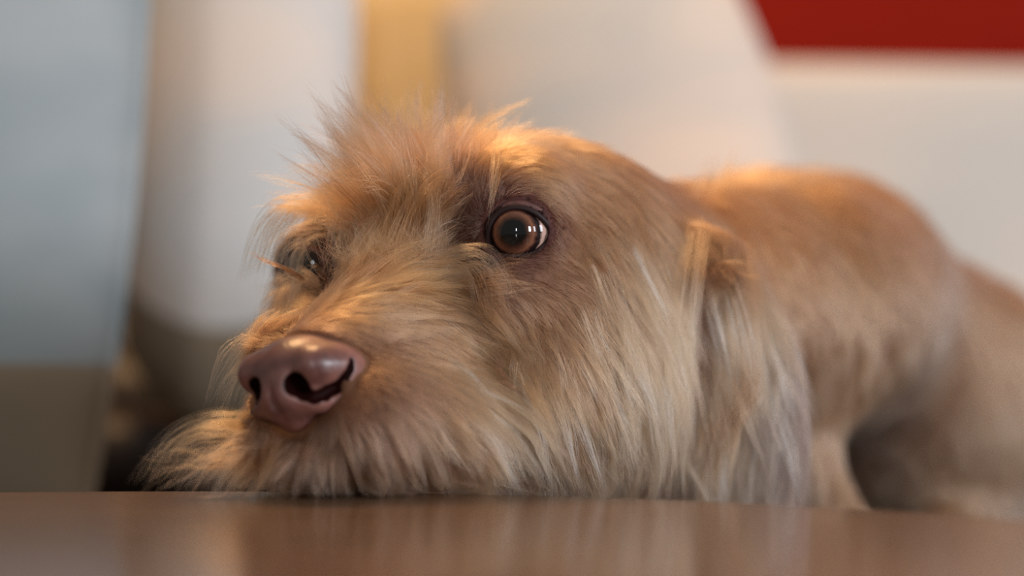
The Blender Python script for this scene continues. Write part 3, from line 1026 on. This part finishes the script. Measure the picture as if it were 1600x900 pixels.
def bundle(path, n, s0, s1, col, r0=4e-5, var=0.12):
    """path: (px, py, D) points; n hairs spread s0 mm at the root and s1 mm at the tip"""
    pts = np.array([P(*q) for q in path])
    m = len(pts)
    k = NP
    out = np.zeros((k, 3))
    for i in range(k):
        s = i / (k - 1) * (m - 1); a = min(int(s), m - 2); t = s - a
        p0, p1, p2, p3 = pts[max(a - 1, 0)], pts[a], pts[a + 1], pts[min(a + 2, m - 1)]
        out[i] = 0.5 * ((2 * p1) + (-p0 + p2) * t + (2 * p0 - 5 * p1 + 4 * p2 - p3) * t * t + (-p0 + 3 * p1 - 3 * p2 + p3) * t ** 3)
    t = np.linspace(0, 1, k)[None, :, None]
    r_ = rng.normal(0, 1, (n, 1, 3)) * 0.001 * s0 * (1 - t) + rng.normal(0, 1, (n, 1, 3)) * 0.001 * s1 * t
    wv = rng.normal(0, 1, (n, 1, 3)) * 0.0006 * np.sin(t * 5 + rng.random((n, 1, 1)) * 6)
    ext = rng.uniform(0.7, 1.08, (n, 1, 1))
    ns = max(1, n // 11)
    sub = rng.integers(0, ns, n)
    r_ = r_ * 0.35 + (rng.normal(0, 1, (ns, 1, 3)) * 0.001 * (s0 * (1 - t) + s1 * t * 1.25))[sub] * 0.9
    r_ = r_ + (rng.normal(0, 1, (ns, 1, 3)) * 0.0009 * np.sin(t * 4 + rng.random((ns, 1, 1)) * 6) * min(1.0, s1))[sub]
    var_s = rng.normal(0, var * 1.3, ns)[sub][:, None, None]
    A = out[None, :1] + (out[None] - out[None, :1]) * ext + r_ + wv
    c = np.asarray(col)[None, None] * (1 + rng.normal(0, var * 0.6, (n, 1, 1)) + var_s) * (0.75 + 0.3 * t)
    rad = r0 * rng.uniform(0.7, 1.3, (n, 1)) * (1 - 0.8 * np.linspace(0, 1, k)[None] ** 1.5)
    BN.append((A, rad, c))


def lock(path, n, s0, s1, col, r0=5e-5, out=1.6, var=0.12):
    """a lock that follows the skin under a run of picture points, standing off it by a few mm"""
    pts = []
    for i, (px, py) in enumerate(path):
        h = hit(px, py)
        if h is None: return
        g_ = grad(h[None])[0]
        pts.append(h + g_ * 0.001 * (0.2 + out * i / (len(path) - 1)) )
    q = [((p[0]) / (p[1] + 0.8) * FPX + 800, HORIZON - (p[2] - CAM[2]) / (p[1] + 0.8) * FPX, p[1] + 0.8) for p in pts]
    bundle(q, n, s0, s1, col, r0, var)


def flush(name):
    A = np.concatenate([b[0] for b in BN]); r_ = np.concatenate([b[1] for b in BN]); c = np.concatenate([b[2] for b in BN])
    sh = A.shape
    A = table_clip(A.reshape(-1, 3).copy()).reshape(sh)
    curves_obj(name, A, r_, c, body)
    BN.clear()


# brow over the far eye: long arcs to the left
bundle([(560, 345, .84), (500, 325, .835), (440, 330, .83), (405, 370, .825), (388, 430, .82)], 130, 3, 1.4, C_OR, 6e-5)
bundle([(560, 340, .84), (500, 312, .835), (450, 308, .83), (425, 315, .828)], 60, 2.5, 1.0, C_DK, 6e-5)
bundle([(560, 355, .84), (500, 345, .83), (440, 370, .82), (420, 430, .815)], 60, 3, 2.0, C_LT)
bundle([(480, 440, .81), (440, 418, .80), (410, 406, .80), (392, 396, .80)], 16, .8, .3, C_DK, 7e-5)
bundle([(590, 320, .84), (540, 280, .835), (490, 262, .83), (455, 268, .83)], 70, 4, 3.0, C_TAN)
bundle([(590, 320, .84), (555, 260, .835), (520, 235, .83), (480, 225, .83)], 50, 4, 4.0, C_DK)
# upright tuft between the eyes
for (x0, x1, y1, c) in [(590, 560, 205, C_DK), (610, 590, 190, C_TAN), (630, 612, 200, C_OR), (650, 640, 185, C_TAN), (670, 668, 190, C_OR), (600, 573, 235, C_DK), (620, 605, 225, C_DK), (640, 655, 215, C_TAN)]:
    bundle([(x0, 330, .83), ((x0 + x1) / 2, 280, .825), (x1, y1 + 25, .825), (x1 - 8, y1, .825)], 70, 4, 3.2, c, 5.5e-5)
bundle([(705, 240, .84), (705, 200, .84), (712, 160, .84), (722, 140, .84)], 12, 2, 1.2, C_DK)
bundle([(630, 250, .84), (615, 200, .84), (600, 165, .84)], 12, 3, 3, C_TAN)
bundle([(730, 235, .85), (760, 205, .85), (800, 175, .85), (830, 158, .85)], 40, 3, 1.4, C_OR)
# pale curtain falling beside the inner corner
bundle([(655, 270, .815), (676, 300, .805), (680, 350, .80), (672, 405, .795)], 160, 3.0, 3.2, C_LT)
bundle([(690, 262, .82), (660, 270, .81), (640, 290, .805), (632, 330, .80)], 60, 1.5, 1.5, C_LT)
bundle([(735, 225, .82), (728, 260, .81), (705, 305, .80), (662, 338, .795)], 9, .4, .3, C_LT)
# the lock hanging over the near eye
bundle([(778, 225, .82), (777, 260, .805), (772, 300, .797), (766, 345, .793)], 26, 1.1, .5, C_LT)
bundle([(785, 232, .82), (783, 262, .805), (776, 300, .797), (770, 322, .795)], 26, 1.6, .7, C_OR)
# arc at the muzzle root under the near eye
bundle([(672, 412, .80), (715, 386, .79), (755, 392, .787), (782, 425, .787), (792, 458, .787)], 70, 1.0, 1.2, C_LT)
bundle([(690, 430, .80), (735, 415, .79), (765, 440, .786), (778, 490, .784)], 70, 2.0, 2.0, C_TAN)
# fine crossing hairs before the far eye
for _ in range(95):
    x = rng.uniform(500, 640); y = rng.uniform(395, 440)
    bundle([(x, y, .80), (x + rng.uniform(-25, 25), y - rng.uniform(20, 40), .79), (x + rng.uniform(-45, 35), y - rng.uniform(45, 85), .785)], 4, .8, 2.2, C_LT)
for _ in range(26):
    x = rng.uniform(522, 560)
    bundle([(x + 15, 345, .835), (x + rng.uniform(-8, 12), 375, .822), (x + rng.uniform(-12, 12), 405, .818), (x + rng.uniform(-20, 12), 440, .817)], 7, 1.2, 1.5, C_OR)
for _ in range(14):
    x = rng.uniform(440, 480)
    bundle([(x + 30, 440, .82), (x + 5, 425, .82), (x - 12, 445, .82), (x - 20, 480, .815)], 12, 1.5, 2, C_TAN)
for _ in range(26):
    x = rng.uniform(440, 480); y = rng.uniform(430, 470)
    bundle([(x, y, .835), (x - 14, y + 8, .832), (x - 28, y + 28, .83), (x - 36, y + 60, .826)], 14, 1.5, 1.5, C_TAN if _ % 2 else C_OR)
for _ in range(9):
    x = rng.uniform(462, 486)
    bundle([(x, 378, .83), (x - 10, 398, .826), (x - 18, 425, .824), (x - 16, 460, .824)], 7, 1.0, 1.2, C_OR if _ % 2 else C_TAN)
for _ in range(22):
    x = rng.uniform(405, 450); y = rng.uniform(490, 530)
    bundle([(x, y, .80), (x - 16, y + 12, .796), (x - 32, y + 36, .79), (x - 42, y + 72, .786)], 14, 1.5, 1.5, C_TAN if _ % 2 else C_OR)
# whisker tuft on the far lip, lying out over the table
for dy, c in ((0, C_OR), (10, C_OR), (22, C_OR)):  # upper hairs carry the lamp's orange light as painted colour
    bundle([(450, 675 + dy * .5, .778), (350, 655 + dy * .7, .76), (290, 668 + dy * .8, .76), (252, 700 + dy * .7, .76), (232, 740 + dy * .4, .76)], 42, 2.4, 1.8, c)
for dy in (30, 46, 60):
    bundle([(455, 680 + dy * .5, .778), (360, 662 + dy * .8, .76), (310, 690 + dy * .7, .76), (270, 722 + dy * .5, .76)], 40, 3.0, 3.0, C_TAN)
for _ in range(14):
    y = rng.uniform(660, 720)
    bundle([(400, y, .775), (320, y + rng.uniform(-5, 15), .76), (270, y + rng.uniform(0, 40), .76), (235, y + rng.uniform(20, 80), .76)], 6, .8, 1.2, C_OR)
for _ in range(16):
    x = rng.uniform(310, 420)
    bundle([(x + 60, 690, .776), (x + 20, 715, .765), (x - 5, 742, .76), (x - 20, 768, .76)], 26, 2.0, 2.0, C_TAN)
# far cheek fringe left of the nose
bundle([(410, 520, .80), (380, 545, .795), (355, 580, .79), (338, 625, .79)], 90, 4, 2.5, C_TAN)
bundle([(400, 560, .80), (375, 600, .795), (360, 640, .79)], 110, 4, 3, C_TAN)
# stray tufts on the nape, out of focus
bundle([(1062, 340, .915), (1080, 285, .925), (1104, 238, .935)], 40, 4, 1.6, C_TAN, 8e-5)
bundle([(1095, 345, .945), (1120, 290, .955), (1148, 248, .965)], 44, 4, 2, C_OR, 8e-5)
bundle([(1120, 340, .965), (1150, 300, .975), (1165, 275, .985)], 50, 5, 3, C_OR, 8e-5)
# ear fringe: long hairs hanging past the table edge
for x in range(1062, 1200, 9):
    bundle([(x + 22, 600, .868), (x + 14, 670, .866), (x + 2, 740, .864), (x - 6, 800, .862)], 60, 2.2, 1.6, C_GR if x % 2 else C_LT)
for x in range(1088, 1170, 9):
    f_ = (x - 1088) / 80
    bundle([(x, 405 - 15 * f_, .864), (x + 18, 500, .845), (x + 30 - 12 * f_, 590, .842), (x + 22 - 45 * f_, 690 - 50 * f_, .845)], 55, 3.0, 1.6, C_TAN if x % 2 else C_LT)
for _ in range(7):
    x = rng.uniform(1085, 1150)
    bundle([(x, 430, .852), (x + 20, 500, .840), (x + 35, 570, .838), (x + 35, 640, .84)], 22, .6, .5, C_WH)
bundle([(1094, 430, .850), (1087, 520, .841), (1081, 600, .840), (1068, 690, .844)], 420, 2.0, 2.2, C_DK * 0.5)  # near-black strands paint the shade in the gap between cheek and ear
bundle([(1172, 590, .846), (1150, 650, .844), (1105, 700, .844), (1058, 738, .846)], 110, 2.4, 2.2, C_RED)
bundle([(1092, 380, .862), (1080, 450, .838), (1068, 540, .830), (1060, 640, .828), (1015, 765, .832)], 220, 3.0, 3.0, C_LT)
for a in ([(770, 585), (815, 640), (855, 700), (878, 752)], [(780, 575), (825, 635), (862, 690)]):
    lock(a, 90, 1.2, 1.2, C_DK, 5e-5, .9)  # dark hairs paint the shade in the fold between lip and cheek
for a in ([(985, 385), (1005, 440), (1030, 500), (1045, 560)], [(990, 400), (1020, 460), (1040, 520)], [(900, 495), (925, 550), (950, 610), (965, 650)],
          [(930, 430), (955, 500), (975, 560), (980, 610)], [(925, 490), (945, 540), (965, 590)], [(790, 560), (820, 610), (845, 660), (870, 710)],
          [(830, 560), (850, 620), (880, 690)], [(800, 560), (810, 620), (815, 690)], [(1010, 430), (1040, 500), (1050, 570)], [(940, 580), (980, 640), (1000, 700)],
          [(700, 570), (740, 600), (775, 650), (790, 700)], [(690, 640), (730, 680), (750, 730)], [(760, 640), (800, 680), (825, 740)], [(900, 680), (940, 710), (960, 750)],
          [(960, 640), (990, 690), (1005, 740)], [(880, 590), (905, 650), (930, 710)], [(935, 375), (960, 430), (975, 500), (978, 560)]):
    lock(a, 34, 1.0, .7, C_WH * .9, 4.5e-5, 2.5)
    lock([(x_ + 6, y_ + 5) for x_, y_ in a], 40, 1.8, 1.6, C_LT, 4.5e-5, 2.0)
bundle([(1050, 680, .85), (1075, 720, .845), (1100, 760, .845), (1115, 790, .845)], 40, 1, .6, C_LT)
flush('stray_locks')
print('body verts', len(BV), 'clearance near', samp((NEAR_EYE + NEAR_AX * 0.012)[None]), samp((NEAR_EYE + NEAR_AX * 0.03)[None]))
for (x, y) in ((812, 300), (950, 500), (460, 700), (1060, 600), (860, 200), (900, 700), (620, 500)):
    print((x, y), hit(x, y))
